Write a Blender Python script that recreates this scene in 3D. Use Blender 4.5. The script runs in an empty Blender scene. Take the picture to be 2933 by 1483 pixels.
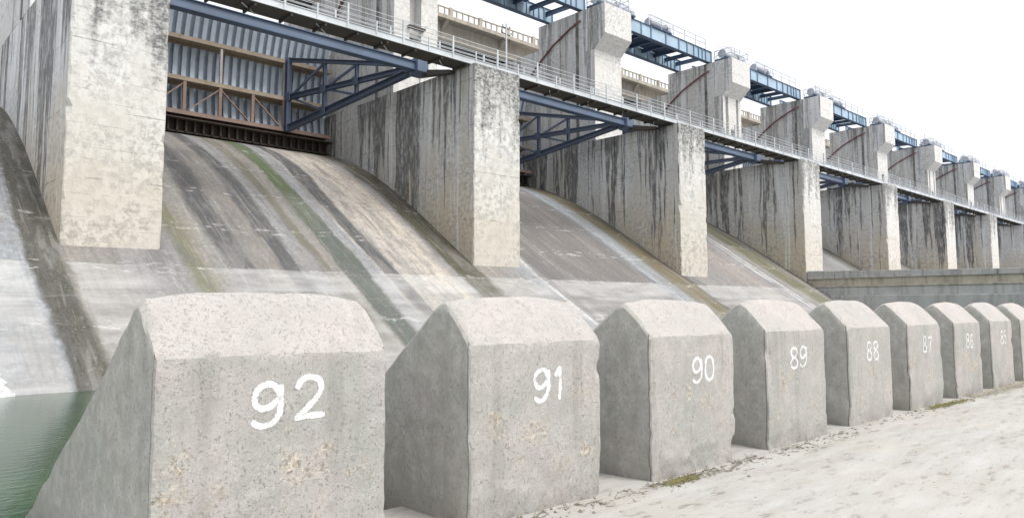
import bpy, bmesh, math, random
from mathutils import Vector, Matrix, noise
random.seed(7)
PI = math.pi
sc = bpy.context.scene
C = sc.collection

# ------------------------------------------------------------------ camera
cd = bpy.data.cameras.new('camera'); cam = bpy.data.objects.new('camera', cd); C.objects.link(cam)
yaw, pitch, roll = 0.7543, 0.0885, -0.0010
fw = Vector((math.sin(yaw)*math.cos(pitch), math.cos(yaw)*math.cos(pitch), math.sin(pitch)))
rt = Vector((math.cos(yaw), -math.sin(yaw), 0)); up = rt.cross(fw)
rt, up = rt*math.cos(roll)+up*math.sin(roll), up*math.cos(roll)-rt*math.sin(roll)
M = Matrix((rt, up, -fw)).transposed().to_4x4(); M.translation = (0, 0, 1.6)
cam.matrix_world = M
cd.sensor_width = 36; cd.lens = 36*2132.8/2933; cd.shift_y = -49.9/2933
cd.clip_start = 0.05; cd.clip_end = 3000
sc.camera = cam

# ------------------------------------------------------------------ sky, sun, exposure
SUN_AZ, SUN_EL = math.radians(163), math.radians(54)      # azimuth clockwise from +Y
w = bpy.data.worlds.new('World'); sc.world = w; w.use_nodes = True
nt = w.node_tree; bg = nt.nodes['Background']
sky = nt.nodes.new('ShaderNodeTexSky'); sky.sky_type = 'NISHITA'; sky.sun_disc = False
sky.sun_elevation = SUN_EL; sky.sun_rotation = SUN_AZ; sky.dust_density = 4; sky.air_density = 1.2
mx = nt.nodes.new('ShaderNodeMix'); mx.data_type = 'RGBA'; mx.inputs[0].default_value = 0.86   # thin white overcast over the blue
mx.inputs[7].default_value = (8.0, 8.1, 8.3, 1)
nt.links.new(sky.outputs[0], mx.inputs[6]); nt.links.new(mx.outputs[2], bg.inputs[0])
bg.inputs[1].default_value = 0.080
sl = bpy.data.lights.new('sun', 'SUN'); sl.energy = 1.45; sl.angle = math.radians(24); sl.color = (1, .965, .91)
so = bpy.data.objects.new('sun', sl); C.objects.link(so)
sd = Vector((math.sin(SUN_AZ)*math.cos(SUN_EL), math.cos(SUN_AZ)*math.cos(SUN_EL), math.sin(SUN_EL)))
so.rotation_euler = sd.to_track_quat('Z', 'Y').to_euler()
sc.view_settings.view_transform = 'Standard'; sc.view_settings.look = 'None'
sc.view_settings.exposure = 1.0; sc.view_settings.gamma = 1
sc.render.engine = 'CYCLES'
sc.cycles.max_bounces = 4; sc.cycles.diffuse_bounces = 3; sc.cycles.glossy_bounces = 2; sc.cycles.transmission_bounces = 1; sc.cycles.caustics_reflective = False; sc.cycles.caustics_refractive = False

# ------------------------------------------------------------------ material helper
class G:
    def __init__(s, name, rough=.85):
        s.m = bpy.data.materials.new(name); s.m.use_nodes = True
        s.t = s.m.node_tree; s.b = s.t.nodes['Principled BSDF']
        s.b.inputs['Roughness'].default_value = rough
        s.pos = s.n('ShaderNodeNewGeometry')
        s.P = s.pos.outputs['Position']; s.N = s.pos.outputs['True Normal']
    def n(s, t): return s.t.nodes.new(t)
    def put(s, sock, v):
        if hasattr(v, 'is_output') or isinstance(v, bpy.types.NodeSocket): s.t.links.new(v, sock)
        elif isinstance(v, (tuple, list)) and len(v) == 3 and sock.type == 'RGBA': sock.default_value = (*v, 1)
        else: sock.default_value = v
    def math(s, op, a, b=0, c=0, clamp=False):
        n = s.n('ShaderNodeMath'); n.operation = op; n.use_clamp = clamp
        for i, v in enumerate((a, b, c)): s.put(n.inputs[i], v)
        return n.outputs[0]
    def sep(s, v):
        n = s.n('ShaderNodeSeparateXYZ'); s.put(n.inputs[0], v); return n.outputs
    def comb(s, x, y, z):
        n = s.n('ShaderNodeCombineXYZ')
        for i, v in enumerate((x, y, z)): s.put(n.inputs[i], v)
        return n.outputs[0]
    def vmul(s, v, k):
        n = s.n('ShaderNodeVectorMath'); n.operation = 'MULTIPLY'; s.put(n.inputs[0], v); n.inputs[1].default_value = k; return n.outputs[0]
    def noise(s, v, scale=1, detail=4, rough=.55, dist=0):
        n = s.n('ShaderNodeTexNoise'); s.put(n.inputs['Vector'], v); n.inputs['Scale'].default_value = scale
        n.inputs['Detail'].default_value = detail; n.inputs['Roughness'].default_value = rough; n.inputs['Distortion'].default_value = dist
        return n.outputs[0]
    def voro(s, v, scale, out='Color', feat='F1'):
        n = s.n('ShaderNodeTexVoronoi'); n.feature = feat; s.put(n.inputs['Vector'], v); n.inputs['Scale'].default_value = scale
        return n.outputs[out]
    def ramp(s, f, stops, interp='LINEAR'):
        n = s.n('ShaderNodeValToRGB'); s.put(n.inputs[0], f); r = n.color_ramp; r.interpolation = interp
        while len(r.elements) < len(stops): r.elements.new(0.5)
        for e, (p, c) in zip(r.elements, stops):
            e.position = p
            e.color = (c, c, c, 1) if not isinstance(c, (tuple, list)) else (*c, 1)
        return n.outputs[0]
    def mix(s, f, a, b, mode='MIX'):
        n = s.n('ShaderNodeMix'); n.data_type = 'RGBA'; n.blend_type = mode
        s.put(n.inputs[0], f); s.put(n.inputs[6], a); s.put(n.inputs[7], b); return n.outputs[2]
    def bump(s, h, strength=.4, dist=.02, prev=None):
        n = s.n('ShaderNodeBump'); n.inputs['Strength'].default_value = strength; n.inputs['Distance'].default_value = dist
        s.put(n.inputs['Height'], h)
        if prev is not None: s.t.links.new(prev, n.inputs['Normal'])
        return n.outputs[0]
    def done(s, col, normal=None, rough=None):
        s.put(s.b.inputs['Base Color'], col)
        if normal is not None: s.t.links.new(normal, s.b.inputs['Normal'])
        if rough is not None: s.put(s.b.inputs['Roughness'], rough)
        return s.m
MAT = {}

def m_pier():
    g = G('weathered_concrete', .9); x, y, z = g.sep(g.P); nx, ny, nz = g.sep(g.N)
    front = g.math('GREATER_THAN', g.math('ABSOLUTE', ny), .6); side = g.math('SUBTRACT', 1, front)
    al = g.math('ADD', g.math('MULTIPLY', y, side), g.math('MULTIPLY', x, front))
    al = g.math('ADD', al, g.math('MULTIPLY', x, .913))
    mott = g.noise(g.P, .5, 5, .62)
    fine = g.noise(g.P, 4.2, 5, .7)
    alw = g.math('ADD', al, g.math('MULTIPLY', g.noise(g.vmul(g.P, (1, 1, .35)), .9, 2), .35))
    wide = g.noise(g.comb(alw, 3.1, g.math('MULTIPLY', z, .022)), .62, 3, .5)            # broad runs
    thin = g.noise(g.comb(alw, 9.7, g.math('MULTIPLY', z, .045)), 2.7, 4, .6)            # narrow runs
    clus = g.noise(g.comb(al, 5.5, g.math('MULTIPLY', z, .03)), .33, 2, .5)
    # how far down each run reaches
    hz = g.math('ADD', z, g.math('MULTIPLY', g.math('SUBTRACT', thin, .5), 14))
    hz = g.math('ADD', hz, g.math('MULTIPLY', g.math('SUBTRACT', mott, .5), 8))
    upper = g.ramp(g.math('DIVIDE', hz, 16), [(.38, 0), (.62, 1)])
    gn_ = g.math('ADD', g.math('MULTIPLY', mott, .55), g.math('MULTIPLY', fine, .45))
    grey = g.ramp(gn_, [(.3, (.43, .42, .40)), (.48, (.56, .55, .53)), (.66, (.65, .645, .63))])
    greyf = g.ramp(gn_, [(.3, (.52, .51, .49)), (.5, (.66, .65, .63)), (.66, (.74, .735, .715))])   # downstream faces: bleached, and painted paler still to look sunlit
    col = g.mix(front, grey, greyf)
    cold = g.math('MULTIPLY', g.math('MULTIPLY', upper, side), g.ramp(g.noise(g.comb(alw, 1.1, g.math('MULTIPLY', z, .05)), 1.1, 3), [(.42, 0), (.6, .8)]))
    col = g.mix(cold, col, (.60, .615, .635))
    beige = g.ramp(fine, [(.3, (.43, .36, .27)), (.6, (.59, .515, .405)), (.76, (.44, .29, .195))])
    low = g.ramp(g.math('DIVIDE', g.math('ADD', z, g.math('MULTIPLY', mott, 6)), 16), [(.54, 1), (.84, 0)])
    col = g.mix(g.math('MULTIPLY', low, g.math('SUBTRACT', .9, g.math('MULTIPLY', front, .4))), col, beige)
    # leaks that start at the top edge of the pier (or tower) and each run down their own length
    oi = g.n('ShaderNodeObjectInfo').outputs['Random']
    d = g.math('SUBTRACT', g.math('ADD', 14.2, g.math('MULTIPLY', g.math('GREATER_THAN', z, 14.25), 10.5)), z)
    tw = g.math('SUBTRACT', 1, g.math('MULTIPLY', g.math('GREATER_THAN', z, 14.25), .35))
    alo = g.math('ADD', alw, g.math('MULTIPLY', oi, 40))
    k1 = g.math('ADD', g.math('MULTIPLY', g.noise(g.comb(alo, 3.1, g.math('MULTIPLY', z, .02)), .75, 2, .5), .62), g.math('MULTIPLY', thin, .38))
    run1 = g.math('MULTIPLY', g.math('SUBTRACT', g.math('MULTIPLY', g.math('SUBTRACT', k1, .515), 130), d), .4, clamp=True)
    grain = g.ramp(g.noise(g.vmul(g.P, (2, 2, .6)), 2.3, 5, .72), [(.34, .25), (.54, 1)])
    k2 = g.noise(g.comb(alo, 14.3, g.math('MULTIPLY', z, .03)), 2.1, 4, .62)
    run2 = g.math('MULTIPLY', g.math('SUBTRACT', g.math('MULTIPLY', g.math('SUBTRACT', k2, .51), 110), d), .4, clamp=True)
    k3 = g.noise(g.comb(alo, 27.9, g.math('MULTIPLY', z, .03)), 2.6, 4, .6)
    run3 = g.math('MULTIPLY', g.math('SUBTRACT', g.math('MULTIPLY', g.math('SUBTRACT', k3, .555), 95), d), .4, clamp=True)
    col = g.mix(g.math('MULTIPLY', run2, g.math('MULTIPLY', side, .7)), col, (.70, .71, .73))
    col = g.mix(g.math('MULTIPLY', g.math('MULTIPLY', run1, grain), g.math('MULTIPLY', tw, g.math('ADD', g.math('MULTIPLY', side, .78), .06))), col, (.085, .087, .09))
    col = g.mix(g.math('MULTIPLY', g.math('MULTIPLY', run3, grain), g.math('MULTIPLY', tw, g.math('MULTIPLY', side, .75))), col, (.055, .058, .063))
    # soft grey dirt over whole flanks
    dirt = g.math('MULTIPLY', g.math('MULTIPLY', g.ramp(fine, [(.40, 1), (.56, 0)]), g.ramp(mott, [(.42, 0), (.6, .6)])), .7)
    col = g.mix(dirt, col, (.17, .165, .16))
    # soot-dark growth, solid along the top of the downstream faces and breaking up into drips below
    bl = g.noise(g.vmul(g.P, (1, 1, 1.5)), 2.0, 6, .76); dr = g.noise(g.comb(g.math('ADD', x, g.math('MULTIPLY', oi, 30)), 7.7, g.math('MULTIPLY', z, .12)), 1.5, 4, .6)
    v = g.math('SUBTRACT', 1.22, g.math('DIVIDE', d, 3.8))
    v = g.math('ADD', v, g.math('ADD', g.math('MULTIPLY', g.math('SUBTRACT', bl, .5), 2.6), g.math('MULTIPLY', g.math('SUBTRACT', dr, .5), 3.2)))
    grime = g.math('MULTIPLY', g.math('MULTIPLY', g.math('MULTIPLY', g.ramp(v, [(.30, 0), (1.0, 1)]), g.ramp(g.noise(g.vmul(g.P, (1, 1, 1.4)), 5.5, 5, .75), [(.36, .25), (.56, 1)])), front), g.math('LESS_THAN', z, 14.6))
    col = g.mix(g.math('MULTIPLY', grime, .88), col, (.075, .08, .083))
    # faint board marks and lift joints
    zj = g.math('ADD', g.math('DIVIDE', z, 2.45), g.math('MULTIPLY', g.noise(g.P, .8, 2), .03))
    jd = g.math('ABSOLUTE', g.math('SUBTRACT', g.math('FRACT', zj), .5))
    jl = g.math('MULTIPLY', g.math('LESS_THAN', jd, .009), g.ramp(g.noise(g.P, 1.3, 3), [(.45, 0), (.6, 1)]))
    col = g.mix(g.math('MULTIPLY', jl, .55), col, (.13, .125, .12))
    bd = g.math('ABSOLUTE', g.math('SUBTRACT', g.math('FRACT', g.math('DIVIDE', z, .41)), .5))
    bm_ = g.math('MULTIPLY', g.math('LESS_THAN', bd, .03), g.ramp(g.noise(g.vmul(g.P, (1, 1, 3)), 1.1, 3), [(.5, 0), (.62, .4)]))
    col = g.mix(bm_, col, (.20, .195, .185))
    h = g.math('SUBTRACT', g.math('ADD', g.math('MULTIPLY', fine, .6), g.math('MULTIPLY', g.noise(g.P, 16, 3), .4)), g.math('MULTIPLY', jl, .5))
    return g.done(col, g.bump(h, .5, .03))
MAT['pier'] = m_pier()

def m_conc(name, a, b, scale=2.0, stain=.35):
    g = G(name, .9); x, y, z = g.sep(g.P)
    f = g.noise(g.P, scale, 6, .65); col = g.ramp(f, [(.3, a), (.7, b)])
    s = g.noise(g.comb(g.math('ADD', x, y), 2.2, g.math('MULTIPLY', z, .06)), 2.3, 4, .6)
    col = g.mix(g.math('MULTIPLY', g.ramp(s, [(.5, 0), (.66, 1)]), stain), col, (.08, .08, .08))
    return g.done(col, g.bump(g.noise(g.P, 14, 5), .5, .03))
MAT['bridge'] = m_conc('buff_bridge_concrete', (.40, .36, .30), (.55, .50, .43), 1.2, .3)
MAT['groove'] = m_conc('blackened_groove_concrete', (.07, .07, .07), (.30, .29, .28), 1.4, .5)
MAT['coping'] = m_conc('grey_coping_concrete', (.37, .375, .37), (.53, .535, .53), 2.4, .35)
MAT['wallface'] = m_conc('stained_wall_concrete', (.38, .345, .28), (.54, .50, .43), 1.3, .35)
MAT['walllow'] = m_conc('blue_grey_wall_concrete', (.38, .39, .39), (.52, .53, .525), .9, .3)

def m_steel(name, col, rough=.5, rust=.12, rustcol=(.16, .075, .04)):
    g = G(name, rough)
    f = g.noise(g.P, 2.6, 6, .7); v = g.noise(g.P, .7, 3)
    c = g.mix(g.ramp(v, [(.3, 0), (.7, 1)]), tuple(k*.82 for k in col), tuple(min(1, k*1.12) for k in col))
    c = g.mix(g.math('MULTIPLY', g.ramp(f, [(.56, 0), (.68, 1)]), rust*4 if rust < .25 else 1, clamp=True), c, rustcol)
    return g.done(c, g.bump(f, .15, .01))
MAT['slate'] = m_steel('slate_blue_painted_steel', (.115, .155, .235), .5, .05)
MAT['arm'] = m_steel('dark_slate_painted_steel', (.075, .098, .15), .5, .04)
MAT['tan'] = m_steel('tan_rusted_steel', (.32, .26, .20), .8, .2, (.20, .125, .08))
MAT['pale'] = m_steel('pale_weathered_steel', (.40, .38, .36), .7, .12, (.25, .16, .11))
MAT['hoop'] = m_steel('pale_guard_wire', (.62, .64, .70), .6, .03)
MAT['skin'] = m_steel('pale_blue_grey_gate_plate', (.50, .57, .66), .55, .06)
MAT['rust'] = m_steel('rusted_brown_steel', (.24, .17, .145), .8, .2, (.36, .29, .21))
MAT['darkrust'] = m_steel('dark_rusted_steel', (.055, .042, .036), .85, .15)
MAT['blue'] = m_steel('light_blue_painted_steel', (.36, .475, .58), .5, .04)
MAT['midblue'] = m_steel('mid_blue_painted_steel', (.16, .27, .40), .5, .03)
MAT['navy'] = m_steel('dark_blue_painted_steel', (.055, .095, .165), .5, .03)
MAT['galv'] = m_steel('white_painted_steel', (.55, .58, .61), .5, .06)
MAT['red'] = m_steel('red_oxide_pipe', (.17, .075, .075), .6, .06)
MAT['machine'] = m_steel('pink_grey_machine_paint', (.36, .38, .43), .6, .08)
MAT['hood'] = m_steel('pale_lilac_hood_paint', (.44, .48, .55), .6, .06)
MAT['deck'] = m_steel('dark_deck_plate', (.06, .055, .05), .8, .12)

def m_block():
    g = G('exposed_aggregate_concrete', .92); x, y, z = g.sep(g.P); nx, ny, nz = g.sep(g.N)
    big = g.noise(g.P, 1.6, 4, .6); mid = g.noise(g.P, 7, 5, .68); fine = g.noise(g.P, 75, 4, .75)
    tint = g.ramp(big, [(.38, (.385, .39, .37)), (.48, (.425, .41, .39)), (.54, (.45, .43, .41)), (.64, (.48, .44, .425))])
    base = g.mix(g.ramp(mid, [(.3, .55), (.5, 0), (.7, 0)]), tint, (.31, .305, .285))
    base = g.mix(g.ramp(mid, [(.54, 0), (.72, .7)]), base, (.56, .55, .53))
    gr = g.sep(g.voro(g.P, 110)); gc = g.ramp(gr[0], [(0, (.16, .15, .14)), (.08, (.26, .25, .235)), (.25, (.36, .35, .335)), (.85, (.43, .42, .40)), (.95, (.58, .565, .54)), (1, (.64, .62, .59))])
    worn = g.ramp(g.math('ADD', g.math('MULTIPLY', g.noise(g.P, 2.1, 5, .65), .7), g.math('MULTIPLY', mid, .3)), [(.42, .25), (.58, .85)])
    col = g.mix(worn, base, g.mix(.45, base, gc))
    run = g.noise(g.vmul(g.P, (6, 6, .5)), 1.1, 4, .6)
    col = g.mix(g.math('MULTIPLY', g.ramp(run, [(.54, 0), (.66, 1)]), g.ramp(z, [(.1, .15), (1.2, .38)])), col, (.23, .225, .21))
    # coarse exposed patch low in the middle of the downstream faces
    pn = g.noise(g.vmul(g.P, (1.0, 1, 1.5)), 1.9, 6, .72)
    pt = g.math('MULTIPLY', g.ramp(pn, [(.53, 0), (.60, 1)]), g.math('MULTIPLY', g.math('LESS_THAN', ny, -.5), g.ramp(z, [(.2, 0), (.35, 1), (.75, 1), (.95, .1)])))
    gr2 = g.sep(g.voro(g.P, 46)); pt = g.math('MULTIPLY', pt, g.ramp(mid, [(.40, .15), (.56, 1)]))
    col = g.mix(g.math('MULTIPLY', pt, .7), col, g.ramp(gr2[0], [(0, (.17, .13, .09)), (.2, (.34, .28, .20)), (.6, (.53, .465, .37)), (1, (.68, .63, .55))]))
    pore = g.math('MULTIPLY', g.ramp(g.math('ADD', g.math('MULTIPLY', fine, .6), g.math('MULTIPLY', g.noise(g.P, 30, 3, .7), .4)), [(.55, 0), (.60, 1)]), g.ramp(mid, [(.36, .3), (.56, 1)]))
    col = g.mix(g.math('MULTIPLY', pore, .5), col, (.10, .095, .085))
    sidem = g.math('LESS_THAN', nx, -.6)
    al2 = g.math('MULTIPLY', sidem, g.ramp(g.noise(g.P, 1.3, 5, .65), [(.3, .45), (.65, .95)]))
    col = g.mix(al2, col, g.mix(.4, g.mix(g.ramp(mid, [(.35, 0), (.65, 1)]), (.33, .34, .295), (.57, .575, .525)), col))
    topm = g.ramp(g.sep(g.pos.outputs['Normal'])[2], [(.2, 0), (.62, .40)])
    col = g.mix(topm, col, (.48, .44, .42))  # tops pinker, and lightened in colour to strengthen the light from above
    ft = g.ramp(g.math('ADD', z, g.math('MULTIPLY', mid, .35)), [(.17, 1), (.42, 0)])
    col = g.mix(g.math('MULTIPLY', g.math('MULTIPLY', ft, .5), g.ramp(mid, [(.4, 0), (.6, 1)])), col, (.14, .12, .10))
    h = g.math('ADD', g.math('MULTIPLY', fine, .7), g.math('MULTIPLY', mid, .35))
    h = g.math('SUBTRACT', h, g.math('MULTIPLY', pore, .9))
    h = g.math('ADD', h, g.math('MULTIPLY', g.math('MULTIPLY', gr2[1], pt), .6))
    return g.done(col, g.bump(h, .6, .012))
MAT['block'] = m_block()

def m_paint(name, thr):
    g = G(name, .85)
    at = g.n('ShaderNodeAttribute'); at.attribute_name = 'edge'
    f = g.noise(g.P, 85, 4, .75); m_ = g.noise(g.P, 17, 3, .6)
    k = g.math('ADD', g.math('MULTIPLY', f, .6), g.math('MULTIPLY', m_, .4))
    ke = g.math('ADD', k, g.math('MULTIPLY', g.math('POWER', at.outputs['Fac'], 2.0), .17))
    g.put(g.b.inputs['Alpha'], g.ramp(ke, [(thr, 1), (thr+.035, 0)]))
    col = g.mix(g.ramp(k, [(.48, 0), (.62, 1)]), (.78, .79, .80), (.58, .575, .56))
    return g.done(col, g.bump(f, .5, .006))
MAT['paint'] = m_paint('white_brushed_paint', .60); MAT['faded'] = m_paint('faded_white_paint', .55)

def m_apron():
    g = G('dusty_apron_concrete', .95); x, y, z = g.sep(g.P)
    # long faint drag lines running off to the right
    u = g.math('ADD', g.math('MULTIPLY', x, .95), g.math('MULTIPLY', y, .3)); v = g.math('SUBTRACT', y, g.math('MULTIPLY', x, .07))
    st = g.noise(g.comb(g.math('MULTIPLY', u, .35), g.math('MULTIPLY', v, 1.6), 0), 2.2, 6, .68)
    big = g.noise(g.P, .45, 4, .6); fine = g.noise(g.P, 22, 5, .72); med = g.noise(g.comb(g.math('MULTIPLY', u, .38), v, 0), 9, 6, .74)
    col = g.ramp(st, [(.30, (.345, .33, .30)), (.46, (.40, .39, .37)), (.62, (.445, .44, .425)), (.75, (.49, .485, .475))])
    col = g.mix(g.math('MULTIPLY', g.ramp(big, [(.42, 0), (.65, 1)]), .3), col, (.47, .43, .36))
    dk = g.math('MULTIPLY', g.ramp(med, [(.545, 0), (.60, 1)]), g.ramp(st, [(.40, 1), (.60, .03)]))
    col = g.mix(g.math('MULTIPLY', dk, .75), col, (.19, .17, .145))
    sp = g.math('MULTIPLY', g.ramp(fine, [(.60, 0), (.68, 1)]), g.ramp(med, [(.42, .1), (.6, .8)]))
    col = g.mix(sp, col, (.15, .13, .11))
    h = g.math('ADD', g.math('MULTIPLY', med, .7), g.math('MULTIPLY', fine, .4))
    return g.done(col, g.bump(h, .3, .012))
MAT['apron'] = m_apron()

def m_water():
    g = G('green_pool_water', .06)
    x, y, z = g.sep(g.P)
    c = g.ramp(g.noise(g.P, .5, 3), [(.35, (.014, .050, .022)), (.65, (.024, .072, .030))])
    h = g.math('ADD', g.noise(g.vmul(g.P, (1.0, 2.4, 1)), 3.2, 4, .6), g.math('MULTIPLY', g.noise(g.P, 14, 2), .25))
    g.b.inputs['IOR'].default_value = 1.33
    return g.done(c, g.bump(h, .12, .05))
MAT['water'] = m_water()

def m_chute(name, stops, width=15.06, x0=0, joint=27.7, white=.55):
    """stops: (metres from the left pier face, colour) – streaks that run straight down the slope"""
    g = G(name, .85); x, y, z = g.sep(g.P)
    wv = g.noise(g.comb(g.math('MULTIPLY', x, .5), g.math('MULTIPLY', y, .16), 0), 1.0, 3, .55)
    wf = g.noise(g.comb(g.math('MULTIPLY', x, 1.5), g.math('MULTIPLY', y, .8), 0), 2.6, 5, .7)
    xx = g.math('ADD', g.math('ADD', x, g.math('MULTIPLY', g.math('SUBTRACT', wv, .5), 1.1)), g.math('MULTIPLY', g.math('SUBTRACT', wf, .5), .38))
    u = g.math('DIVIDE', g.math('SUBTRACT', xx, x0-1.8), 18.7)
    col = g.ramp(u, [((p+1.8)/18.7, c) for p, c in stops])
    if name.endswith('_b'):
        strip = g.ramp(u, [((7.0+1.8)/18.7, 0), ((7.3+1.8)/18.7, 1), ((8.0+1.8)/18.7, 1), ((8.25+1.8)/18.7, 0)])
        col = g.mix(g.math('MULTIPLY', strip, g.ramp(g.math('DIVIDE', y, 50), [(.60, .85), (.70, 0)])), col, (.085, .105, .095))
    brk = g.noise(g.comb(g.math('MULTIPLY', x, 1.1), g.math('MULTIPLY', y, .22), 5.5), 1.0, 5, .66)
    col = g.mix(g.ramp(brk, [(.50, 0), (.60, .62)]), col, (.245, .238, .228))
    col = g.mix(g.ramp(brk, [(.36, .55), (.44, 0)]), col, (.115, .113, .112))
    if name.endswith('_b'): col = g.mix(g.math('MULTIPLY', strip, .6), col, g.mix(g.ramp(g.math('DIVIDE', y, 50), [(.60, 0), (.72, 1)]), (.075, .095, .08), (.075, .12, .03)))
    # fine streaks and mottling in the slope direction
    s = g.noise(g.comb(g.math('MULTIPLY', x, 3.0), g.math('MULTIPLY', y, .16), 1.3), 2.0, 5, .65)
    col = g.mix(g.math('MULTIPLY', g.ramp(s, [(.54, 0), (.62, 1)]), .34), col, (.11, .11, .115))
    col = g.mix(g.math('MULTIPLY', g.ramp(s, [(.36, 1), (.43, 0)]), .25), col, (.46, .44, .415))
    f = g.noise(g.P, 7, 6, .75); f2 = g.noise(g.P, 1.4, 5, .68)
    col = g.mix(g.math('MULTIPLY', g.ramp(f, [(.42, 1), (.55, 0)]), .42), col, (.15, .14, .135))
    col = g.mix(g.math('MULTIPLY', g.ramp(f, [(.56, 0), (.66, 1)]), .3), col, (.50, .48, .45))
    col = g.mix(g.math('MULTIPLY', g.ramp(f2, [(.50, 0), (.66, 1)]), .38), col, (.15, .14, .13))
    # white flecks of lime along construction joints
    fl = g.noise(g.vmul(g.P, (.9, 3.2, 1)), 1.6, 6, .75)
    yj = g.math('ABSOLUTE', g.math('SUBTRACT', g.math('FRACT', g.math('DIVIDE', y, 2.9)), .5))
    flk = g.math('MULTIPLY', g.ramp(fl, [(.57, 0), (.60, 1)]), g.ramp(yj, [(0, 1), (.07, 1), (.12, 0)]))
    col = g.mix(g.math('MULTIPLY', flk, .45), col, (.70, .69, .68))
    jt = g.math('LESS_THAN', yj, .004)
    col = g.mix(g.math('MULTIPLY', jt, .4), col, (.13, .125, .12))
    # paler toe below the last joint
    yy = g.math('ADD', y, g.math('MULTIPLY', g.math('SUBTRACT', g.noise(g.P, .9, 3), .5), .25))
    toe = g.math('MULTIPLY', g.math('LESS_THAN', yy, joint), g.ramp(g.math('ADD', g.math('MULTIPLY', g.noise(g.vmul(g.P, (.6, 1.6, 1)), .9, 5, .6), 1), 0), [(.32, .3), (.6, 1)]))
    toeband = g.noise(g.comb(g.math('MULTIPLY', x, .12), g.math('MULTIPLY', y, 1.2), 0), 1.4, 5, .6)
    tcol = g.ramp(toeband, [(.3, (.29, .29, .285)), (.5, (.42, .415, .405)), (.68, (.56, .55, .535))])
    band = g.ramp(g.math('SUBTRACT', yy, joint-2), [(.62, 0), (.70, 1)])
    tcol = g.mix(g.math('MULTIPLY', band, .55), tcol, (.58, .58, .575))
    greenish = g.ramp(u, [((p+1.8)/18.7, k) for p, k in TOE[name]])
    toe = g.math('MULTIPLY', toe, greenish)
    col = g.mix(g.math('MULTIPLY', toe, white), col, tcol)
    ln = g.math('LESS_THAN', g.math('ABSOLUTE', g.math('SUBTRACT', yy, joint-1.75)), .03)
    col = g.mix(g.math('MULTIPLY', ln, .35), col, (.22, .21, .20))
    h = g.math('ADD', g.math('MULTIPLY', f, .6), g.math('MULTIPLY', s, .5))
    h = g.math('SUBTRACT', h, g.math('MULTIPLY', jt, .4))
    return g.done(col, g.bump(h, .25, .03))

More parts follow.
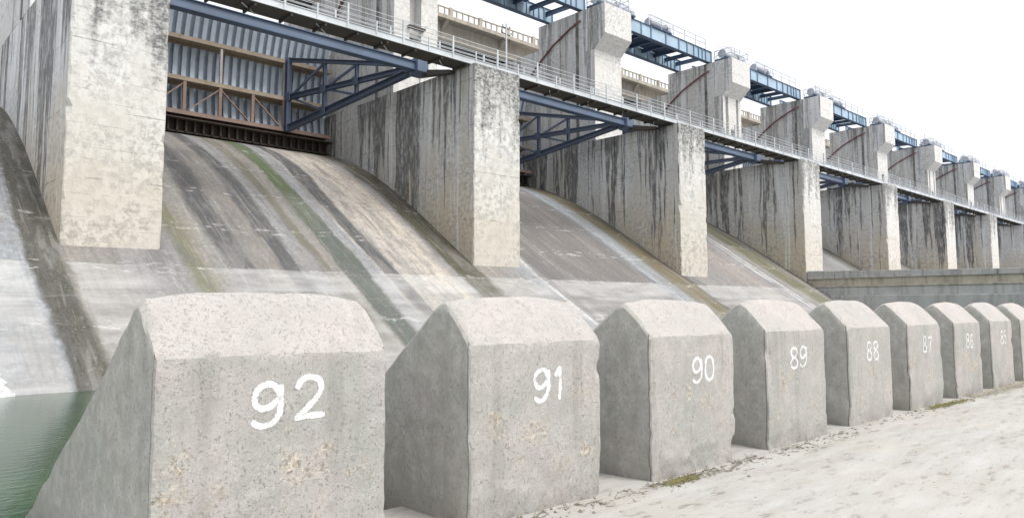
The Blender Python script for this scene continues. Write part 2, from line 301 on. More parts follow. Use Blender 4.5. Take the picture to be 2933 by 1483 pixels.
# ------------------------------------------------------------------ mesh helper
class MB:
    def __init__(s): s.v = []; s.f = []
    def box(s, x0, x1, y0, y1, z0, z1):
        k = len(s.v)
        s.v += [(x0,y0,z0),(x1,y0,z0),(x1,y1,z0),(x0,y1,z0),(x0,y0,z1),(x1,y0,z1),(x1,y1,z1),(x0,y1,z1)]
        s.f += [tuple(k+i for i in q) for q in ((0,3,2,1),(4,5,6,7),(0,1,5,4),(1,2,6,5),(2,3,7,6),(3,0,4,7))]
        return s
    def prism(s, poly, x0, x1):
        """poly in (y,z), extruded along X"""
        k = len(s.v); n = len(poly)
        s.v += [(x0, y, z) for y, z in poly]+[(x1, y, z) for y, z in poly]
        a = sum(poly[i][0]*poly[(i+1)%n][1]-poly[(i+1)%n][0]*poly[i][1] for i in range(n))
        o = list(range(n)) if a < 0 else list(range(n))[::-1]
        s.f.append(tuple(k+i for i in o)); s.f.append(tuple(k+n+i for i in o[::-1]))
        for j in range(n):
            i, i2 = o[j], o[(j+1) % n]
            s.f.append((k+i2, k+i, k+n+i, k+n+i2))
        return s
    def bar(s, p, q, wd, ht, upv=(0, 0, 1)):
        p, q = Vector(p), Vector(q); d = (q-p).normalized(); u = Vector(upv)
        if abs(d.dot(u)) > .98: u = Vector((0, 1, 0))
        r = d.cross(u).normalized(); u = r.cross(d)
        k = len(s.v)
        for e in (p, q):
            for a, b in ((-1,-1),(1,-1),(1,1),(-1,1)): s.v.append(tuple(e+r*(a*wd/2)+u*(b*ht/2)))
        s.f += [(k,k+1,k+2,k+3),(k+7,k+6,k+5,k+4)]+[(k+(i+1)%4, k+i, k+4+i, k+4+(i+1)%4) for i in range(4)]
        return s
    def ibeam(s, p, q, b, h, t=.03, upv=(0, 0, 1)):
        p, q = Vector(p), Vector(q); d = (q-p).normalized(); u = Vector(upv)
        if abs(d.dot(u)) > .98: u = Vector((0, 1, 0))
        r = d.cross(u).normalized(); u = r.cross(d)
        s.bar(p, q, t, h-2*t, upv)
        s.bar(p+u*(h/2-t/2), q+u*(h/2-t/2), b, t, upv); s.bar(p-u*(h/2-t/2), q-u*(h/2-t/2), b, t, upv)
        return s
    def tube(s, pts, r, n=8):
        pts = [Vector(p) for p in pts]; k = len(s.v); m = len(pts)
        for i, p in enumerate(pts):
            d = (pts[min(i+1, m-1)]-pts[max(i-1, 0)]).normalized()
            u = Vector((0, 0, 1)) if abs(d.z) < .95 else Vector((1, 0, 0))
            a = d.cross(u).normalized(); b = a.cross(d)
            for j in range(n):
                t = 2*PI*j/n; s.v.append(tuple(p+a*(r*math.cos(t))+b*(r*math.sin(t))))
        for i in range(m-1):
            for j in range(n):
                s.f.append((k+i*n+j, k+i*n+(j+1)%n, k+(i+1)*n+(j+1)%n, k+(i+1)*n+j))
        s.f.append(tuple(k+j for j in range(n))[::-1]); s.f.append(tuple(k+(m-1)*n+j for j in range(n)))
        return s
    def build(s, name, mat, parent=None, smooth=False, bevel=0):
        me = bpy.data.meshes.new(name); me.from_pydata(s.v, [], s.f); me.update()
        bm = bmesh.new(); bm.from_mesh(me); bmesh.ops.recalc_face_normals(bm, faces=bm.faces)
        if bevel: bmesh.ops.bevel(bm, geom=[e for e in bm.edges if e.is_manifold and e.calc_face_angle() > .5], offset=bevel, segments=2, affect='EDGES', profile=.6)
        bm.to_mesh(me); bm.free()
        if smooth:
            for q in me.polygons: q.use_smooth = True
        me.materials.append(MAT[mat])
        o = bpy.data.objects.new(name, me); C.objects.link(o)
        if parent is not None: o.parent = parent
        return o
def tag(o, label, cat, group=None):
    o['label'] = label; o['category'] = cat
    if group: o['group'] = group
    return o
def empty(name, loc=(0, 0, 0)):
    o = bpy.data.objects.new(name, None); o.empty_display_size = .3; C.objects.link(o); o.location = loc; return o
def struct(o): o['kind'] = 'structure'; return o
def copy_tree(o, dx=0, parent=None, skip=()):
    c = o.copy(); C.objects.link(c); c.parent = parent
    if parent is None: c.location = o.location+Vector((dx, 0, 0))
    for ch in o.children:
        if ch.name.split('.')[0] not in skip: copy_tree(ch, 0, c)
    return c
ORD = ['zeroth', 'first', 'second', 'third', 'fourth', 'fifth', 'sixth', 'seventh', 'eighth', 'ninth', 'tenth', 'eleventh', 'twelfth']

# ------------------------------------------------------------------ dam dimensions
D, X0, W, S = 28.68, 6.015, 3.24, 18.3
XL = lambda n: X0+(n-1)*S
XR = lambda n: X0+(n-1)*S+W
ZT, ZTOW = 14.21, 24.68
def prof(Y):
    t = Y-D
    if t < 0: return 3.7256+.6425*t
    return 3.7256+.6425*t+.00738*t*t-.001037*t**3

# ------------------------------------------------------------------ ground, water
def sheet(name, xs, ys, zf, mat):
    m = MB(); nx = len(xs)
    for yv in ys:
        for xv in xs: m.v.append((xv, yv, zf(xv, yv)))
    for j in range(len(ys)-1):
        for i in range(nx-1):
            a = j*nx+i; m.f.append((a, a+1, a+nx+1, a+nx))
    return m.build(name, mat, smooth=True)
def gz(x, y):
    if y > 5.2: return -(y-5.2)*.5
    if abs(x) > 45 or y < -15: return 0
    n = noise.noise(Vector((x*.5, y*.9, 0)))*.013+noise.noise(Vector((x*1.6+y*.5, y*3.1, 4)))*.005+noise.noise(Vector((x*5, y*9, 8)))*.002
    return n-.008-.034*math.exp(-((x-6.6)/2.6)**2)
xs = [-400, -100, -45]+[-6+i*.13 for i in range(0, 240)]+[27, 30, 34, 40, 46, 60.8]
ys = [-400, -80, -16]+[-5+i*.1 for i in range(0, 101)]+[5.2, 6.4, 7.6, 10]
struct(sheet('apron_ground', xs, ys, gz, 'apron'))
m = MB(); m.v = [(-120, 6.2, -.55), (60.9, 6.2, -.55), (60.9, 23, -.55), (-120, 23, -.55)]; m.f = [(0, 1, 2, 3)]
struct(m.build('pool_water', 'water'))
m = MB(); m.v = [(-120, 8.5, -2.2), (240, 8.5, -2.2), (240, 22, -2.2), (-120, 22, -2.2)]; m.f = [(0, 1, 2, 3)]
struct(m.build('basin_floor', 'coping'))

# ------------------------------------------------------------------ spillway chutes, one per bay
gp, tn, dk, bg_, lg, ol, gn, be, ms, wh = (.24,.235,.24), (.255,.238,.212), (.065,.068,.074), (.205,.195,.183), (.29,.293,.30), (.155,.145,.105), (.055,.08,.03), (.44,.41,.37), (.055,.05,.02), (.60,.59,.58)
gb = (.27,.29,.315)
TOE = {}
CH = {}
CH[0] = [(-1.8, lg), (6, lg), (12.6, gb), (13.95, gb), (14.1, (.05,.05,.04)), (15.0, (.055,.052,.035)), (15.25, tn), (16.9, bg_)]
TOE['chute_stains_a'] = [(-1.8, 1), (13.8, 1), (14.0, .0), (15.2, .0), (15.4, 1), (16.9, 1)]
CH[1] = [(-1.8, gp), (.35, gp), (.75, (.15,.15,.085)), (1.1, (.17,.165,.10)), (1.5, tn), (2.1, (.30,.29,.27)), (2.4, dk), (3.0, dk), (3.25, bg_), (4.3, (.24,.22,.20)), (4.5, dk), (5.15, dk), (5.35, lg), (5.95, gp), (6.1, ol), (6.5, ol), (6.65, tn), (7.05, tn), (7.2, gn), (7.7, (.075,.12,.03)), (8.1, (.065,.09,.06)), (8.25, lg), (8.8, gb), (8.95, be), (9.1, dk), (9.85, dk), (10.0, be), (12.5, (.56,.50,.43)), (13.4, gp), (13.6, ms), (14.95, ms), (15.1, tn)]
TOE['chute_stains_b'] = [(-1.8, 1), (-1.3, .9), (-.5, .2), (.9, .1), (1.9, .5), (2.6, 1), (6.9, .9), (7.15, .08), (8.1, .08), (8.4, .9), (13.4, 1), (13.7, .45), (14.9, .45), (15.3, 1), (16.9, 1)]
CH[2] = [(-1.8, tn), (.3, gb), (.9, wh), (1.1, lg), (1.4, (.15,.14,.137)), (5, (.165,.150,.145)), (9.6, (.18,.165,.158)), (10.3, (.15,.148,.155)), (10.9, (.17,.18,.20)), (11.2, (.34,.38,.41)), (12.5, gb), (12.8, ol), (13.4, (.15,.115,.04)), (14.7, (.105,.085,.03)), (15.0, dk), (16.9, bg_)]
TOE['chute_stains_c'] = [(-1.8, 1), (.2, .9), (.6, .3), (1.3, .3), (1.6, 1), (10.8, 1), (11.2, .15), (14.8, .15), (15.1, 1), (16.9, 1)]
CH[3] = [(-1.8, tn), (.5, gp), (3, (.27,.25,.24)), (5.5, (.32,.285,.262)), (7.5, (.30,.28,.28)), (8.4, gb), (8.7, wh), (9.0, (.24,.23,.22)), (9.4, wh), (9.8, gp), (10.6, (.28,.27,.25)), (11.2, (.13,.125,.05)), (13.6, (.12,.12,.045)), (14.3, tn), (14.7, (.05,.045,.03)), (16.9, dk)]
TOE['chute_stains_d'] = [(-1.8, 1), (6, .9), (9, .3), (16.9, .3)]
CH[4] = [(-1.8, tn), (.5, gb), (4, (.25,.25,.27)), (8, (.22,.22,.235)), (11, lg), (12, gb), (13, (.13,.12,.07)), (15, dk), (16.9, bg_)]
TOE['chute_stains_e'] = [(-1.8, 1), (16.9, 1)]
for i, nm in enumerate('abcde'):
    if i < 4: MAT['ch%d' % i] = m_chute('chute_stains_'+nm, CH[i], x0=XR(i))
MAT['ch4'] = m_chute('chute_stains_e', CH[4], x0=XR(4))
lab = {0: 'grey concrete spillway slope with dark moss strip, left of the nearest pier',
       1: 'spillway slope with bright green moss stripe between first and second piers from left',
       2: 'brownish grey spillway slope between second and third piers from left',
       3: 'pinkish striped spillway slope ending at the low divide wall',
       4: 'grey spillway slope just beyond the low divide wall',
       5: 'second spillway slope beyond the low divide wall, mostly hidden'}
for n in range(0, 11):
    a, b = XL(n)+W/2+.0, XL(n+1)+W/2
    xs = [a+(b-a)*i/24 for i in range(25)]
    if n == 0: xs = [a-8]+xs
    ys = [17.5+i*.55 for i in range(0, 52)]+[47, 49.5, 50]
    zf = lambda x, y: (prof(y) if y < 47 else prof(47)-(y-47)**2*.6)+noise.noise(Vector((x*.6, y*.5, 2)))*.025
    o = sheet('spillway_slope', xs, ys, zf, 'ch%d' % min(n, 4))
    tag(o, lab.get(n, 'spillway slope between the %s and %s piers from left, mostly hidden behind the divide wall' % (ORD[n], ORD[n+1])), 'spillway', 'spillway slopes between the piers')

# ------------------------------------------------------------------ piers
def grid_front(mb, xs, zs, y0, depth):
    """downstream face of a tower with recesses: depth[(i,j)] metres set back"""
    d = lambda i, j: depth.get((i, j), 0)
    def quad(*q):
        k = len(mb.v); mb.v += list(q); mb.f.append((k, k+1, k+2, k+3))
    for i in range(len(xs)-1):
        for j in range(len(zs)-1):
            y = y0+d(i, j); a, b, c, e = xs[i], xs[i+1], zs[j], zs[j+1]
            quad((a, y, c), (b, y, c), (b, y, e), (a, y, e))
            if i+1 < len(xs)-1 and d(i+1, j) != d(i, j):
                y2 = y0+d(i+1, j); quad((b, y, c), (b, y2, c), (b, y2, e), (b, y, e))
            if j+1 < len(zs)-1 and d(i, j+1) != d(i, j):
                y2 = y0+d(i, j+1); quad((a, y, e), (b, y, e), (b, y2, e), (a, y2, e))
def tower_mesh(kind):
    m = MB(); y0, y1 = 36.1, 42.1
    # plan: back part is a closed prism (kept 0.9 m behind the face), the front 0.9 m carries recesses
    m.prism([(y0+.9, ZT), (y1, ZT), (y1, ZTOW), (y0+.9, ZTOW)], 0, W)
    xs, zs, dep = [0, W], [ZT, 21.3], {}
    if kind == 'channel':
        xs = [0, 1.12, 1.98, W]; zs = [ZT, 16.6, 17.15, 18.05, 18.4, 21.3]
        dep = {(1, 4): .7, (1, 2): .45, (1, 3): .2, (1, 1): .12, (1, 0): .12}
    elif kind == 'window':
        xs = [0, 1.15, 1.95, W]; zs = [ZT, 17.3, 18.5, 21.3]; dep = {(1, 1): .75}
    elif kind == 'slot':
        xs = [0, .45, .95, 1.3, 1.95, 2.35, 2.75, W]; zs = [ZT, 16.4, 17.2, 18.3, 21.3]
        dep = {(1, 3): .25, (1, 2): .25, (3, 2): .75, (3, 0): .2, (5, 3): .25, (5, 2): .25, (5, 1): .25, (1, 1): .25}
    if dep:
        grid_front(m, xs, zs, y0, dep)
        k = len(m.v)
        m.v += [(0,y0,ZT),(0,y0+.9,ZT),(0,y0+.9,21.3),(0,y0,21.3),(W,y0,ZT),(W,y0+.9,ZT),(W,y0+.9,21.3),(W,y0,21.3)]
        m.f += [(k+3,k+2,k+1,k),(k+4,k+5,k+6,k+7)]
    else: m.box(0, W, y0, y0+.9, ZT, 21.3)
    return m
def build_pier(kind):
    r = empty('concrete_pier', (0, D, 0))
    def put(m, name, mat, **k):
        m.v = [(x, y-D, z) for x, y, z in m.v]; return m.build(name, mat, r, **k)
    m = MB(); lv = [-2+k*.27 for k in range(60)]+[ZT]                    # lofted so that the upright arrises are chipped
    for k, zz in enumerate(lv):
        ring = []
        for ci, (cx, cy, sx, sy) in enumerate(((0, D, 1, 1), (W, D, -1, 1), (W, 50.6, -1, -1), (0, 50.6, 1, -1))):
            nz_ = noise.noise(Vector((ci*9.1+len(kind)*1.7, len(kind)*2.3, zz*1.9))); c = .025+max(0, nz_-.1)*.22+random.uniform(0, .02)
            ring.append(((cx, cy+sy*c, zz), (cx+sx*c, cy, zz)) if ci in (0, 2) else ((cx+sx*c, cy, zz), (cx, cy+sy*c, zz)))
        m.v += [p for pr in ring for p in pr]
    for k in range(len(lv)-1):
        for j in range(8): a_, b_ = k*8+j, k*8+(j+1) % 8; m.f.append((a_, b_, b_+8, a_+8))
    m.f += [tuple(range(8))[::-1], tuple((len(lv)-1)*8+j for j in range(8))]
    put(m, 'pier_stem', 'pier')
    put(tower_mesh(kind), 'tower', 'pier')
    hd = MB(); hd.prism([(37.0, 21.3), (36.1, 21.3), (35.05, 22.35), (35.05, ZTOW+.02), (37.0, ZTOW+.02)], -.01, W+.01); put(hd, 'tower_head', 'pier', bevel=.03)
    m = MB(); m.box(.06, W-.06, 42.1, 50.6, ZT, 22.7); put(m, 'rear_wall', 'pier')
    # dark vertical water-stop groove cover on the flank
    for xx in (-.04, W): put(MB().box(xx, xx+.04, 37.72, 37.98, ZT, ZTOW), 'groove_strip', 'groove')
    m = MB(); pts = [(-.09, 37.45, 23.9), (-.09, 38.6, 23.5), (-.09, 40.4, 22.66), (-.09, 41.6, 21.85), (-.09, 42.5, 21.15), (-.09, 43.2, 20.4)]
    m.tube(pts, .075, 10); pp = put(m, 'flank_pipe', 'red', smooth=True)
    for i in range(len(pts)-1):
        y, z = (pts[i][1]+pts[i+1][1])/2, (pts[i][2]+pts[i+1][2])/2; MB().box(-.18, 0, y-.06-D, y+.06-D, z-.11, z+.11).build('pipe_clamp', 'red', pp)
    for xx, yy in ((.12, 35.15), (W/2, 35.15), (W-.12, 35.15), (.12, 36.0), (.12, 36.9), (W-.12, 36.0), (W-.12, 36.9)):
        put(MB().bar((xx, yy, ZTOW+.02), (xx, yy, ZTOW+1.05), .05, .05, (0, 1, 0)), 'railing_post', 'galv')
    for zz in (.55, 1.03):
        put(MB().bar((.12, 35.15, ZTOW+zz), (W-.12, 35.15, ZTOW+zz), .045, .045), 'head_rail', 'galv')
        for xx in (.12, W-.12): put(MB().bar((xx, 35.15, ZTOW+zz), (xx, 36.9, ZTOW+zz), .045, .045), 'head_rail', 'galv')
    if kind == 'channel':
        m = MB(); m.box(.95, 2.15, 35.85, 36.1, 18.42, 18.56); put(m, 'niche_hood', 'deck')
        m = MB(); m.tube([(1.4, 36.5, 17.7), (1.4, 36.35, 17.7)], .27, 20); put(m, 'round_port', 'deck')
    return r
proto = {k: build_pier(k) for k in ('plain', 'channel', 'window', 'slot')}
kinds = {2: 'channel', 4: 'slot', 6: 'window', 7: 'slot', 8: 'window', 9: 'slot'}
plab = {1: 'nearest concrete pier, broad pale face blackened at its top, leftmost in view',
        2: 'second concrete pier from left with round port in its upper tower',
        3: 'third concrete pier from left with plain white tower front',
        4: 'fourth concrete pier from left, standing at the start of the low divide wall'}
used = set()
for n in range(1, 12):
    k = kinds.get(n, 'plain')
    o = proto[k] if k not in used else copy_tree(proto[k])
    used.add(k); o.location.x = XL(n)
    tag(o, plab.get(n, 'streaked concrete pier with corbelled tower, %s from the left' % ORD[n]), 'pier', 'concrete piers of the dam')

# ------------------------------------------------------------------ radial gates (local x = 0 at the pier's right face)
BW = S-W
YC, ZC, RG = 33.3, 15.0, 10.97
def skin_y(z, r=RG): return YC+math.sqrt(r*r-(z-ZC)**2)
def build_gate():
    r = empty('radial_gate', (0, 43, 11.5)); off = Vector((0, 43, 11.5))
    def put(m, name, mat, parent=None, **k):
        m.v = [tuple(Vector(v)-off) for v in m.v]; return m.build(name, mat, parent or r, **k)
    zz = [11.55+i*(19.25-11.55)/20 for i in range(21)]
    m = MB()
    m.prism([(skin_y(z), z) for z in zz]+[(skin_y(z, RG+.03), z) for z in zz[::-1]], .06, BW-.06); put(m, 'skin_plate', 'skin')
    nr = 30
    zr = [12.25+i*(19.2-12.25)/14 for i in range(15)]
    rib0 = None
    for i in range(nr):
        x = .35+i*(BW-.7)/(nr-1)
        if rib0 is None:
            m = MB(); m.prism([(skin_y(z, RG-.003), z) for z in zr]+[(skin_y(z, RG-.30), z) for z in zr[::-1]], -.008, .008)
            m.prism([(skin_y(z, RG-.30), z) for z in zr]+[(skin_y(z, RG-.325), z) for z in zr[::-1]], -.13, .13)
            rib0 = put(m, 'rib', 'skin'); rib0.location.x = x
        else:
            c = rib0.copy(); C.objects.link(c); c.location.x = x
    # rusted horizontal girders
    for z, mt in ((16.92, 'tan'), (14.55, 'tan'), (12.6, 'rust')):
        m = MB(); yb = skin_y(z, RG-.33)
        m.box(.25, BW-.25, 42.72, 42.76, z-.12, z+.12); m.box(.25, BW-.25, 42.76, yb, z-.02, z+.02); m.box(.25, BW-.25, yb-.04, yb, z-.14, z-.02); m.box(.25, BW-.25, yb-.04, yb, z+.02, z+.14)
        put(m, 'girder', mt)
    xv = [3.55, 5.49, BW/2, 9.5, 11.5]
    for x in xv:
        m = MB(); m.box(x-.09, x+.09, 42.74, 42.9, 12.74, 14.41); put(m, 'truss_post', 'rust')
    for x in (3.55, BW/2, 11.5):
        m = MB(); m.box(x-.07, x+.07, 42.78, 42.94, 14.7, 16.77); put(m, 'truss_post', 'pale')
    for a, b in ((1, 0), (2, 1), (2, 3), (3, 4)):
        m = MB(); m.bar((xv[a], 42.86, 14.35), (xv[b]+(.25 if b < a else -.25), 42.86, 12.8), .07, .13, (0, 1, 0)); put(m, 'truss_diagonal', 'rust')
    # bottom lip with its row of bracket plates
    m = MB(); m.box(.1, BW-.1, 42.8, skin_y(11.9, RG-.02), 12.27, 12.33); put(m, 'lip_shelf', 'darkrust')
    m = MB(); m.box(.1, BW-.1, 43.25, skin_y(11.58, RG-.01), 11.56, 11.64); put(m, 'lip_beam', 'darkrust')
    m = MB(); m.box(.1, BW-.1, 43.5, 43.55, 11.64, 12.27); put(m, 'lip_back_plate', 'darkrust')
    b0 = None
    for i in range(nr):
        x = .35+i*(BW-.7)/(nr-1)
        if b0 is None:
            m = MB(); m.box(-.05, .05, 43.15, 43.5, 11.64, 12.27); b0 = put(m, 'lip_bracket', 'darkrust'); b0.location.x = x
        else:
            c = b0.copy(); C.objects.link(c); c.location.x = x
    # arms, left and right
    for sgn in (0, 1):
        fx = lambda v: v if sgn else BW-v
        xa, xt = 11.62, BW-.55
        A = [Vector((fx(xa), 42.6, z)) for z in (17.0, 14.6, 12.62)]; T = Vector((fx(xt), 33.4, 14.95))
        arm = put(MB().ibeam(A[0], T+Vector((0, 0, .17)), .26, .24, .035), 'arm', 'arm')
        put(MB().ibeam(A[1], T, .28, .30, .035), 'arm', 'arm')
        put(MB().ibeam(A[2], T-Vector((0, 0, .2)), .36, .36, .04), 'arm', 'arm')
        put(MB().ibeam((fx(xa), 42.55, 12.5), (fx(xa), 42.55, 17.12), .3, .34, .04, (0, 1, 0)), 'arm_post', 'arm')
        ln = lambda k, t: A[k].lerp(T, t)
        for t in (.32, .58):
            put(MB().ibeam(ln(2, t), ln(0, t), .2, .2, .03, (0, 1, 0)), 'arm_strut', 'arm')
        for p, q in ((ln(1, .02), ln(0, .32)), (ln(1, .32), ln(0, .58)), (ln(1, .02), ln(2, .32)), (ln(1, .32), ln(2, .58))):
            put(MB().bar(p, q, .10, .13), 'arm_diagonal', 'arm')
        for k, t in ((1, .02), (1, .32), (1, .58), (2, .32)):
            p = ln(k, t); put(MB().box(p.x-.17, p.x-.14, p.y-.32, p.y+.32, p.z-.26, p.z+.26), 'gusset_plate', 'arm')
        hub = put(MB().tube([(T.x-.42, T.y, T.z), (T.x+.42, T.y, T.z)], .34, 20), 'trunnion_hub', 'arm')
    return r
gate0 = build_gate()
for n in range(1, 9):
    o = gate0 if n == 1 else copy_tree(gate0)
    o.location.x = XR(n)
    tag(o, 'pale ribbed radial gate with rusted girders and slate arms behind nearest pier' if n == 1 else
        'slate blue radial gate arms in the bay between the %s and %s piers from left' % (ORD[n], ORD[n+1]), 'gate', 'radial gates between the piers')

def build_trunnion():
    r = empty('trunnion_beam', (0, 33.2, 14.7)); off = Vector((0, 33.2, 14.7))
    def put(m, name, mat, **k):
        m.v = [tuple(Vector(v)-off) for v in m.v]; return m.build(name, mat, r, **k)
    put(MB().box(.02, BW-.9, 32.55, 32.6, 14.55, 14.97), 'beam_web', 'slate')
    m = MB().box(.02, BW-.9, 32.45, 32.95, 14.97, 15.01); put(m, 'top_flange', 'navy')
    m = MB().box(.02, BW-.9, 32.45, 32.95, 14.51, 14.55); put(m, 'bottom_flange', 'navy')
    for e, f in ((BW-.98, BW-.25), (.25, .98)):
        m = MB(); m.prism([(32.3, 14.45), (33.1, 14.3), (33.1, 15.2), (32.55, 15.25), (32.3, 15.1)], e, f); put(m, 'bearing_bracket', 'slate', bevel=.03)
    for e, f in ((BW-.36, BW-.01), (.01, .36)):
        m = MB(); m.prism([(30.3, 13.98), (33.3, 14.42), (33.3, 14.85), (30.3, 14.16)], e, f); put(m, 'anchor_girder', 'deck')
    return r
tb0 = build_trunnion()
for n in range(1, 9):
    o = tb0 if n == 1 else copy_tree(tb0)
    o.location.x = XR(n)
    tag(o, 'slate blue steel tie beam crossing in front of the ribbed gate' if n == 1 else 'slate blue steel tie beam under the catwalk between %s and %s piers from left' % (ORD[n], ORD[n+1]), 'steel beam', 'tie beams between the piers')

# ------------------------------------------------------------------ catwalk spans
def build_catwalk():
    r = empty('catwalk', (0, 29, 14.2)); off = Vector((0, 29, 14.2))
    def put(m, name, mat, parent=None, **k):
        m.v = [tuple(Vector(v)-off) for v in m.v]; return m.build(name, mat, parent or r, **k)
    L = S-.02; z0, z1 = 14.215, 14.55
    f = put(MB().box(.0, L, 29.0, 29.03, z0, z1).box(0, L, 28.96, 29.0, z1-.03, z1).box(0, L, 28.96, 29.0, z0, z0+.03), 'front_channel', 'galv')
    put(MB().box(.0, L, 30.2, 30.23, z0, z1), 'rear_channel', 'galv')
    for i in range(12):
        x = .2+i*(L-.4)/11; put(MB().box(x-.05, x+.05, 29.031, 30.199, z0-.14, z0-.035), 'cross_beam', 'deck')
    for i in range(12):
        a = i*L/12; put(MB().box(a+.01, a+L/12-.01, 29.04, 30.19, z0-.03, z0+.02), 'deck_plate', 'deck')
    for yy, nm in ((29.05, 'front'), (30.18, 'rear')):
        for i in range(6):
            x = .25+i*3.05
            p = put(MB().box(x-.045, x+.045, yy-.09, yy-.02, z0+.02, 15.42), 'railing_post', 'galv')
        for zr in (14.72, 14.95, 15.18, 15.40):
            put(MB().tube([(0, yy-.055, zr), (L, yy-.055, zr)], .016, 6), 'hand_rail', 'galv')
        for i in range(6):
            x = 1.78+i*3.05
            if x < L: put(MB().box(x-.03, x+.03, yy-.085, yy-.025, z0+.02, 14.97), 'short_post', 'galv')
    for i in range(5):
        x = 1.2+i*3.4; put(MB().bar((x, 29.3, z0-.07), (x+.9, 30.1, z0-.07), .04, .04), 'wind_brace', 'galv')
    return r
cw0 = build_catwalk()
for n in range(1, 11):
    o = cw0 if n == 1 else copy_tree(cw0)
    o.location.x = XL(n)+W/2
    tag(o, 'white railed catwalk span crossing above the nearest open bay with the ribbed gate' if n == 1 else
        'white railed catwalk span joining the %s and %s piers from left' % (ORD[n], ORD[n+1]), 'catwalk', 'catwalk spans along the piers')

# ------------------------------------------------------------------ hoist bridges on the towers
def build_hoist_bridge():
    r = empty('hoist_bridge', (0, 39, 24.75)); off = Vector((0, 39, 24.75))
    def put(m, name, mat, parent=None, **k):
        m.v = [tuple(Vector(v)-off) for v in m.v]; return m.build(name, mat, parent or r, **k)
    a, b = -.55, BW+.55; z0, z1 = 24.72, 25.92
    for yy, s in ((37.55, -1), (41.05, -1)):
        gd = put(MB().box(a, b, yy, yy+.03, z0+.04, z1-.04), 'plate_girder', 'blue')
        put(MB().box(a, b, yy-.1, yy+.13, z1-.04, z1), 'girder_flange', 'navy', gd); put(MB().box(a, b, yy-.2, yy+.22, z0, z0+.04), 'girder_flange', 'navy', gd)
        xsft = [a+.05, .35, .9, 2.6, 4.6, 6.0, 8.2, 10.2, 11.5, 12.6, 13.4, 14.0, 14.6, b-.05]
        for x in xsft: put(MB().box(x-.035, x+.035, yy-.10, yy, z0+.04, z1-.04), 'stiffener', 'midblue', gd)
    for i in range(9):
        x = .2+i*(BW-.4)/8; put(MB().ibeam((x, 37.6, 25.3), (x, 41.04, 25.4), .2, .35, .03), 'cross_beam', 'navy')
    for i in range(5):
        x0 = 1.6+i*2.2
        put(MB().box(x0, x0+2.0, 37.8, 41.0, 25.72, 25.75), 'deck_plate', 'navy')
    for yy in (37.4,):
        for x in (5.6, 7.4, 9.2, 11.0, 12.8, 14.4):
            put(MB().box(x-.03, x+.03, yy-.03, yy+.03, z1, z1+.95), 'railing_post', 'galv')
        for zz in (.5, .93): put(MB().bar((5.6, yy, z1+zz), (14.4, yy, z1+zz), .05, .05), 'hand_rail', 'galv')
    return r
hb0 = build_hoist_bridge()
for n in range(1, 11):
    o = hb0 if n == 1 else copy_tree(hb0)
    o.location.x = XR(n)
    tag(o, 'blue plate girder hoist bridge between the tops of the %s and %s towers from left' % (ORD[n], ORD[n+1]), 'bridge', 'blue hoist bridges between the towers')

def build_hoist(kind):
    """winding machine under an arched wire guard"""
    r = empty('winding_machine')
    L, R = (2.4, .95) if kind == 'large' else (1.3, .65)
    MB().box(-L/2-.2, L/2+.2, -.7, .7, 0, .14).build('base_frame', 'navy', r)
    MB().tube([(-L/2, 0, .62), (L/2, 0, .62)], R*.28, 18).build('rope_drum', 'machine', r)
    for x in (-L/2-.06, L/2+.0):
        MB().tube([(x, 0, .62), (x+.08, 0, .62)], R*.42, 22).build('gear_wheel', 'machine', r)
    MB().box(L/2+.12, L/2+.62, -.3, .3, .14, .75).build('motor', 'hood', r, bevel=.05)
    for i in range(6):
        x = -L/2+i*L/5
        pts = [(x, R*math.cos(t), .25+R*1.12*math.sin(t)) for t in [PI*k/12 for k in range(13)]]
        MB().tube([(x, R, .14)]+pts+[(x, -R, .14)], .018, 5).build('guard_hoop', 'hoop', r)
    for k in range(1, 12, 2):
        t = PI*k/12; MB().tube([(-L/2, R*math.cos(t), .25+R*1.12*math.sin(t)), (L/2, R*math.cos(t), .25+R*1.12*math.sin(t))], .018, 5).build('guard_wire', 'hoop', r)
    if kind == 'small': MB().tube([(-.2, .1, 1.0), (-.2, .1, 1.75)], .03, 6).build('vent_pipe', 'deck', r)
    return r
mk = {'large': build_hoist('large'), 'small': build_hoist('small')}; usedm = set()
def place_hoist(kind, loc, label):
    o = mk[kind] if kind not in usedm else copy_tree(mk[kind])
    usedm.add(kind); o.location = loc; tag(o, label, 'winch', 'winding machines on the hoist bridges')
for n in range(2, 11):
    place_hoist('small', (XR(n)+2.6, 37.9, 25.93), 'small arched winch at the left end of the blue bridge right of the %s tower' % ORD[n])
    place_hoist('large', (XR(n)+7.6, 38.1, 25.93), 'large arched winch in the middle of the blue bridge right of the %s tower' % ORD[n])
for n in range(3, 12):
    place_hoist('large', (XL(n)+W/2-.25, 36.15, ZTOW+.03), 'arched winch on top of the %s tower from left' % ORD[n])

